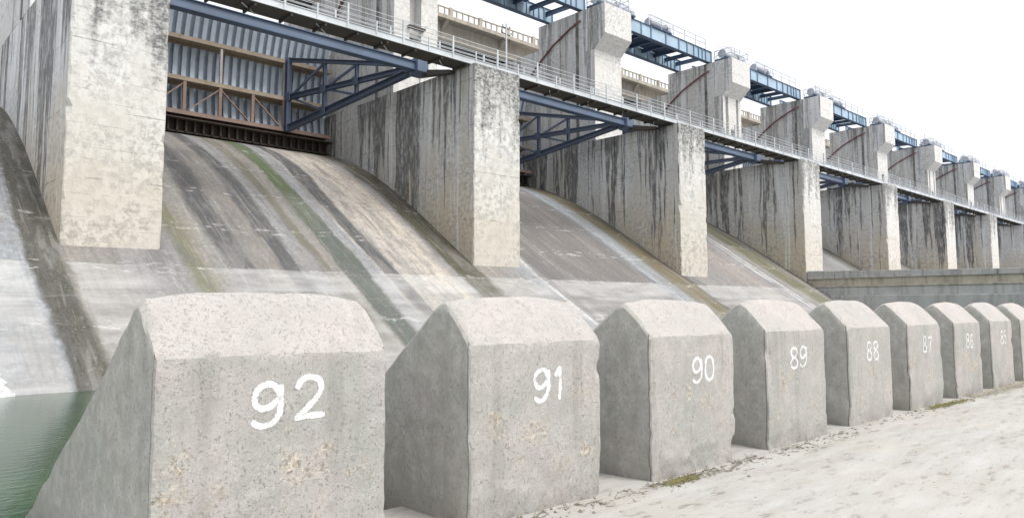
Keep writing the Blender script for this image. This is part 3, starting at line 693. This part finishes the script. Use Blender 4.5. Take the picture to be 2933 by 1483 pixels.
# ------------------------------------------------------------------ road bridge behind the towers
def build_road():
    r = empty('road_bridge', (0, 44.5, 24)); off = Vector((0, 44.5, 24))
    def put(m, name, mat, parent=None, **k):
        m.v = [tuple(Vector(v)-off) for v in m.v]; return m.build(name, mat, parent or r, **k)
    L = S-.03
    put(MB().prism([(44.5, 24.02), (44.5, 24.36), (50.4, 24.36), (50.4, 24.02)], 0, L), 'deck_slab', 'bridge', bevel=.03)
    put(MB().box(.02, L, 45.3, 45.75, 22.72, 24.02), 'edge_girder', 'bridge'); put(MB().box(.02, L, 49.3, 49.75, 22.72, 24.02), 'edge_girder', 'bridge')
    put(MB().box(.02, L, 45.76, 49.29, 22.9, 23.1), 'soffit_slab', 'deck')
    for x in (3.0, 9.15, 15.3): put(MB().prism([(45.3, 23.2), (45.3, 24.02), (44.65, 24.02)], x-.18, x+.18), 'bracket', 'bridge')
    k = 0; b0 = p0 = None
    x = .3
    while x < L-.1:
        if k % 5 == 0: o = put(MB().box(-.16, .16, 44.55, 44.78, 24.36, 25.06), 'parapet_pier', 'bridge') if p0 is None else p0.copy(); p0 = p0 or o
        else: o = put(MB().box(-.045, .045, 44.62, 44.72, 24.36, 24.93), 'baluster', 'bridge') if b0 is None else b0.copy(); b0 = b0 or o
        if o.name not in C.objects: C.objects.link(o)
        o.location.x = x; x += .61; k += 1
    put(MB().box(0, L, 44.60, 44.74, 24.93, 25.0), 'parapet_rail', 'bridge')
    return r
rb0 = build_road()
for n in range(1, 9):
    o = rb0 if n == 1 else copy_tree(rb0)
    o.location.x = XL(n)+W/2
    tag(o, 'buff concrete road bridge span with balustrade seen between the %s and %s towers from left' % (ORD[n], ORD[n+1]), 'bridge', 'road bridge spans behind the towers')

# ------------------------------------------------------------------ low divide wall at the fourth pier
dw = empty('divide_wall', (XL(4), 28.6, 0))
def putw(m, name, mat, parent=None, **k):
    m.v = [(x-XL(4), y-28.6, z) for x, y, z in m.v]; return m.build(name, mat, parent or dw, **k)
xw = XL(4)
ztop = lambda y: 4.30+(y-13)*.021
m = MB(); y = 28.6
m = MB(); m.box(xw+.12, xw+1.6, 5.5, 28.6, 3.2, 3.95); putw(m, 'wall_face', 'wallface')
m = MB(); m.prism([(5.5, -2), (28.6, -2), (28.6, 3.22), (5.5, 3.22)], xw-.1, xw+1.8); putw(m, 'wall_base', 'walllow', bevel=.05)
putw(MB().box(xw-.32, xw-.1, 5.5, 26.6, -2, 2.55), 'wall_footing', 'walllow', bevel=.05)
putw(MB().box(xw-.16, xw+.12, 5.5, 28.55, 3.223, 3.36), 'wall_ledge', 'wallface', bevel=.03)
for i in range(10):
    ya = 28.6-i*2.3; yb = max(ya-2.28, 5.5)
    m = MB(); m.prism([(yb, 3.93), (ya, 3.93), (ya, ztop(ya)), (yb, ztop(yb))], xw-.02, xw+1.75); putw(m, 'coping_block', 'coping', bevel=.03)
tag(dw, 'low grey divide wall with stone coping running out from the fourth pier', 'wall')

# ------------------------------------------------------------------ numbered baffle blocks
DB, TB, WB, SB, ZF = 4.331, 1.394, 1.5053, 2.2488, 1.316
STROKES = {
 '0': [[(.5,1),(.2,.9),(.06,.65),(.06,.35),(.2,.1),(.5,0),(.8,.1),(.94,.35),(.94,.65),(.8,.9),(.5,1)]],
 '1': [[(.12,.78),(.55,1.0)],[(.55,1.0),(.55,.7),(.55,.3),(.55,0)]],
 '2': [[(.08,.78),(.2,.95),(.5,1.02),(.82,.92),(.9,.7),(.75,.48),(.4,.22),(.1,.03)],[(.08,.02),(.5,.03),(1.0,.04)]],
 '3': [[(.1,.85),(.4,1.0),(.8,.9),(.85,.68),(.5,.53)],[(.5,.53),(.9,.4),(.9,.15),(.5,0),(.08,.12)]],
 '4': [[(.7,0),(.7,.5),(.7,1),(.05,.3),(.95,.3)]],
 '5': [[(.85,1),(.2,1),(.14,.6),(.5,.65),(.88,.45),(.85,.15),(.5,0),(.1,.1)]],
 '6': [[(.8,.95),(.45,.95),(.15,.6),(.08,.3),(.3,.03),(.7,.03),(.9,.28),(.75,.52),(.4,.55),(.12,.36)]],
 '7': [[(.05,.98),(.5,.98),(.92,.98),(.7,.55),(.4,0)]],
 '8': [[(.5,.54),(.14,.72),(.25,.96),(.5,1),(.75,.96),(.86,.72),(.5,.54)],[(.5,.53),(.08,.3),(.2,.05),(.5,0),(.8,.05),(.92,.3),(.5,.53)]],
 '9': [[(.85,.72),(.7,.95),(.42,1.0),(.14,.86),(.08,.62),(.25,.44),(.55,.45),(.82,.62)],[(.9,.93),(.9,.6),(.86,.25),(.6,.03),(.3,.0),(.08,.1)]]}
def catmull(pts, n=6):
    P = [Vector((*p, 0)) for p in pts]; out = []
    if len(P) == 2: return [P[0].lerp(P[1], i/8) for i in range(9)]
    closed = (P[0]-P[-1]).length < 1e-4
    for i in range(len(P)-1):
        p1, p2 = P[i], P[i+1]
        p0 = P[i-1] if i > 0 else (P[-2] if closed else p1); p3 = P[i+2] if i+2 < len(P) else (P[1] if closed else p2)
        for k in range(n):
            t = k/n
            out.append(.5*((2*p1)+(p2-p0)*t+(2*p0-5*p1+4*p2-p3)*t*t+(3*p1-p0-3*p2+p3)*t**3))
    out.append(P[-1]); return out
EDGE_R = .024
PROF = [(DB, -.15), (DB, ZF), (4.60, 1.592), (4.67, 1.635), (4.74, 1.615), (5.44, 1.075), (8.3, -.70)]
def top_z(y):
    pts = PROF[1:]
    for (a, za), (b, zb) in zip(pts, pts[1:]):
        if a <= y <= b: return za+(zb-za)*(y-a)/(b-a)
    return pts[-1][1]
def block_disp(p, seed, near):
    """erosion: rounded arrises, uneven faces, ragged foot; p on the sharp prism, returns moved point (local x 0..WB)"""
    x, y, z = p
    q = Vector((x+seed*7.3, y, z))
    # arrises along the depth (left/right x top) and the upright front arrises
    er = EDGE_R*(.55+1.1*(noise.noise(q*2.2)*.5+.5))
    dxl, dxr = x, WB-x; tz = top_z(min(max(y, DB), 8.3)); dzt = tz-z; dyf = y-DB
    mv = Vector((0, 0, 0))
    rr = er*(1+.5*max(0, 1-abs(y-4.9)/.45))
    kz = max(0, min(1, z/max(tz, .3)))*max(0, min(1, (y-DB)/.45))*(1 if y < 5.6 else max(0, 1-(y-5.6)/1.0))     # the ridge is crowned, worn down at its ends
    vv = 1+.35*noise.noise(Vector((seed*3.7, 1.3, 0))); tt = x/WB
    mv0 = .082*vv*kz*(1-abs(2*min(1, max(0, tt*.93+.05))-1)**2.3)
    mv.z += mv0
    for dx, s in ((dxl, 1), (dxr, -1)):
        e = max(dx, dzt)
        if min(dx, dzt) < rr and e < rr: k = (1-e/rr)**2*rr*.42; mv += Vector((s*k, 0, -k))
        e = max(dx, dyf)
        if e < er*.8: k = (1-e/(er*.8))**2*er*.3; mv += Vector((s*k, k, 0))
    e = max(dyf, abs(ZF-z))
    if e < er*1.0: k = (1-e/er)**2*er*.12; mv += Vector((0, k, -k*.6))
    a = .0045 if near else .006
    rough = .25+.75*min(1, max(0, (.55-z)/.5)) if z < .55 else .25
    if y > DB+.5: rough = .25
    chip = noise.noise(q*4.3+Vector((0, 0, 31)))
    if chip > .28 and y < DB+.3: er_c = (chip-.28)*.10
    else: er_c = 0
    for dx, s in ((dxl, 1), (dxr, -1)):
        e = max(dx, dyf)
        if er_c and e < .09: kk = (1-e/.09)*er_c; mv += Vector((s*kk, kk, 0))
    n3 = Vector((noise.noise(q*3.1), noise.noise(q*3.1+Vector((9, 3, 1))), noise.noise(q*3.1+Vector((2, 8, 5)))))
    n9 = Vector((noise.noise(q*11), noise.noise(q*11+Vector((9, 3, 1))), noise.noise(q*11+Vector((2, 8, 5)))))
    mv += n3*(.026*rough+.003)+n9*(.013*rough+.002)
    # crack between the face coat and the body on the left flank
    if dxl < 1e-4 and abs(y-(DB+.032)) < .006: mv.x += .014
    return Vector(p)+mv
def build_block(i):
    num = str(92-i); near = i < 3; seed = i+1
    r = empty('baffle_block', (TB+i*SB, DB, 0)); off = Vector((0, DB, 0))
    sc_ = 1 if near else .6
    # station list along the profile
    st = []
    for (a, za), (b, zb) in zip(PROF, PROF[1:]):
        n = max(2, int(math.hypot(b-a, zb-za)/(.035/sc_)))
        if a > 5.4: n = max(2, n//3)
        st += [(a+(b-a)*k/n, za+(zb-za)*k/n) for k in range(n)]
    st.append(PROF[-1])
    nx = int(44*sc_); xs = [WB*k/nx for k in range(nx+1)]
    vid = {}; V = []; F = []
    def vert(x, y, z):
        k = (round(x, 4), round(y, 4), round(z, 4))
        if k not in vid: vid[k] = len(V); V.append(tuple(block_disp((x, y, z), seed, near)-off))
        return vid[k]
    for j in range(len(st)-1):
        for k in range(nx):
            F.append((vert(xs[k], *st[j]), vert(xs[k+1], *st[j]), vert(xs[k+1], *st[j+1]), vert(xs[k], *st[j+1])))
    # flanks: columns at every top station, plus the crack lines
    front = [s for s in st if abs(s[0]-DB) < 1e-6]
    ycol = sorted(set([DB]+[s[0] for s in st if s[0] > DB]+[DB+.024, DB+.028, DB+.032, DB+.036, DB+.040]))
    for x, flip in ((0, True), (WB, False)):
        cols = []
        for y in ycol:
            t = top_z(y); base = -.15 if t > -.1 else -.9
            zs = [s[1] for s in front] if y == DB else [base+(t-base)*k/(len(front)-1) for k in range(len(front))]
            cols.append([vert(x, y, z) for z in zs])
        for c1, c2 in zip(cols, cols[1:]):
            for k in range(len(c1)-1):
                q = (c1[k], c2[k], c2[k+1], c1[k+1]); q = q[::-1] if flip else q
                if len(set(q)) >= 3: F.append(tuple(dict.fromkeys(q)))
    me = bpy.data.meshes.new('block_body'); me.from_pydata(V, [], F); me.update()
    bm = bmesh.new(); bm.from_mesh(me); bmesh.ops.recalc_face_normals(bm, faces=bm.faces); bm.to_mesh(me); bm.free()
    for q in me.polygons: q.use_smooth = True
    try: me.set_sharp_from_angle(angle=math.radians(27))
    except Exception: pass
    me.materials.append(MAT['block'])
    o = bpy.data.objects.new('block_body', me); C.objects.link(o); o.parent = r
    # hand-painted digits, a film following the worn face
    x0, hgt, zb, dw_ = {0: (.550, .245, .905, .20), 1: (.665, .25, .845, .19), 2: (.69, .24, .845, .18), 3: (.55, .24, .86, .195), 4: (.595, .25, .855, .19)}.get(i, (.61, .245, .855, .18))
    rnd = random.Random(i*13+5); xc = x0
    for ci, ch in enumerate(num):
        wd = dw_*(.62 if ch == '1' else 1)
        m = MB()
        zoff = rnd.uniform(-.012, .012)+(-.012 if (i == 0 and ci == 0) else .008); slant = rnd.uniform(.0, .12)
        for si, stq in enumerate(STROKES[ch]):
            pts = catmull(stq); k0 = len(m.v)
            half = .0215 if i < 2 else .018
            for a, p in enumerate(pts):
                d = (pts[min(a+1, len(pts)-1)]-pts[max(a-1, 0)]); d = Vector((d.x*wd, d.y*hgt, 0)).normalized(); nn = Vector((-d.y, d.x, 0))
                hw = half*(1+.16*noise.noise(Vector((a*.7, i*3+ci, si*5))))
                ex = .6*half if a in (0, len(pts)-1) else 0
                c = Vector((xc+p.x*wd+slant*p.y*.05, zb+zoff+p.y*hgt, 0))+d*(ex if a else -ex)
                for s_ in (1, .4, -.4, -1):
                    hw2 = hw*s_*(.72 if ex else 1)
                    q = c+nn*hw2
                    b = block_disp((q.x, DB, q.y), seed, near)
                    m.v.append((q.x, b.y-DB-.0016-.0008*si, q.y))
                if a:
                    for s_ in range(3):
                        e = k0+(a-1)*4+s_; m.f.append((e, e+1, e+5, e+4))
        dg = m.build('painted_digit', 'paint' if i < 3 else 'faded', r)
        ea = dg.data.attributes.new('edge', 'FLOAT', 'POINT')
        for vi in range(len(m.v)): ea.data[vi].value = 1.0 if vi % 4 in (0, 3) else 0.0
        xc += wd+(.075 if i == 0 else .05)
    num_lab = {0: 'large nearest concrete baffle block painted with number 92', 1: 'second concrete baffle block painted with number 91'}
    tag(r, num_lab.get(i, 'concrete baffle block painted %s, %s in the row from the left' % (num, ORD[i+1]) if i < 10 else 'far concrete baffle block, %s in the row from the left' % (ORD[i+1] if i < 12 else ('thirteenth', 'fourteenth')[i-12])), 'concrete block', 'numbered baffle blocks')
for i in range(0, 14): build_block(i)

# ------------------------------------------------------------------ small things
# pole with cross arms behind the catwalk
up_ = empty('utility_pole', (24.32+4.0, 30.6, 14.2))
MB().tube([(0, 0, 0), (0, 0, 3.7)], .05, 8).build('pole', 'galv', up_)
for z, l in ((3.45, .55), (3.1, .75), (2.7, .5)):
    MB().bar((-l/2, 0, z), (l/2, .1, z), .04, .05).build('cross_arm', 'deck', up_)
    for e in (-l/2, l/2): MB().tube([(e, 0, z), (e, 0, z+.14)], .03, 6).build('insulator', 'deck', up_)
tag(up_, 'thin pole with small cross arms standing behind the catwalk rail', 'pole')

# loose gravel, straw and moss at the feet of the blocks
rnd = random.Random(3)
def pebbles(n, fn, name, mat, lo, hi, label, cat):
    m = MB()
    for _ in range(n):
        x, y = fn(); s = lo+(hi-lo)*rnd.random()**3; z = gz(x, y)
        k = len(m.v); a = rnd.random()*6.28; e = .6+rnd.random()*.8
        for j in range(5): t = a+j*6.283/5; m.v.append((x+math.cos(t)*s*e*rnd.uniform(.8, 1.2), y+math.sin(t)*s*rnd.uniform(.8, 1.2), z-.003))
        m.v.append((x+rnd.uniform(-.3, .3)*s, y+rnd.uniform(-.3, .3)*s, z+s*rnd.uniform(.4, .9)))
        m.f += [(k+j, k+(j+1) % 5, k+5) for j in range(5)]
    o = m.build(name, mat); o['kind'] = 'stuff'; tag(o, label, cat); return o
def near_foot():
    i = rnd.randrange(0, 11); x = TB+i*SB+rnd.uniform(-.35, WB+.35); return x, DB-abs(rnd.gauss(.02, .16))-.02
MAT['grit'] = m_conc('dark_grit', (.10, .085, .07), (.30, .27, .22), 20, .2)
pebbles(900, near_foot, 'gravel', 'grit', .006, .03, 'dark grit gathered along the feet of the numbered blocks', 'gravel')
def drag():
    x = rnd.uniform(2.5, 22); y = rnd.uniform(-1.5, 4.2); y = round(y/.55)*.55+rnd.gauss(0, .1)+x*.03; return x, min(y, 4.25)
pebbles(1500, drag, 'scattered_grit', 'grit', .003, .014, 'thin scatter of grit on the pale apron', 'gravel')
def straw(n, fn, name, mat, ln, label, cat):
    m = MB()
    for _ in range(n):
        x, y = fn(); z = gz(x, y)+.004; a = rnd.gauss(0, .8); l = ln*rnd.uniform(.4, 1.2)
        d = Vector((math.cos(a)*l, math.sin(a)*l, rnd.uniform(0, .35)*l))
        m.bar((x, y, z), Vector((x, y, z))+d, .004, .004)
    o = m.build(name, mat); o['kind'] = 'stuff'; tag(o, label, cat)
MAT['straw'] = m_conc('dry_straw', (.30, .27, .20), (.50, .47, .40), 9, .1)
MAT['moss'] = m_conc('olive_moss', (.15, .14, .05), (.27, .25, .10), 9, .1)
def st1(): return TB+6*SB+rnd.uniform(.2, 5.5), DB-.08-abs(rnd.gauss(0, .09))
straw(420, st1, 'dry_twigs', 'straw', .22, 'pale dry twigs lying along the feet of blocks 86 and 85', 'twigs')
def st2():
    i = rnd.choice((1, 2, 2, 3)); return TB+i*SB+rnd.uniform(-.2, WB+.3), DB-.05-abs(rnd.gauss(0, .10))
straw(260, st2, 'dark_twigs', 'grit', .09, 'dark bits of twig at the feet of blocks 91 and 90', 'twigs')
def ms1():
    c = rnd.choice(((TB+2*SB+.25, DB-.14, .28), (TB+5*SB+.9, DB-.12, .45), (TB+5*SB+1.6, DB-.16, .5))); return c[0]+rnd.gauss(0, c[2]*.6), min(c[1]+rnd.gauss(0, .045), DB-.01)
straw(1500, ms1, 'moss_tufts', 'moss', .035, 'olive moss tufts at the foot of block 90 and block 87', 'moss')

MAT['lime'] = m_conc('white_lime_crust', (.42, .42, .42), (.66, .67, .67), 7, .1)
m = MB(); rr_ = random.Random(11); n_ = 26
for k in range(n_+1):
    t = k/n_; yv = 23.9-2.45*t; hw = .04+.36*t**1.6+rr_.uniform(-.04, .06); xc = 3.32+.30*t+rr_.uniform(-.04, .04)
    for j in range(7):
        u = j/6*2-1; h_ = (.02+.10*t)*(1-u*u)*rr_.uniform(.4, 1.3)-(.03 if abs(u) == 1 else 0)
        m.v.append((xc+u*hw, yv+rr_.uniform(-.03, .03), prof(yv)+.035+h_))
for k in range(n_):
    for j in range(6): a_ = k*7+j; m.f.append((a_, a_+1, a_+8, a_+7))
tag(m.build('lime_crust', 'lime'), 'white lumpy lime crust running down into the green water at far left', 'lime crust')
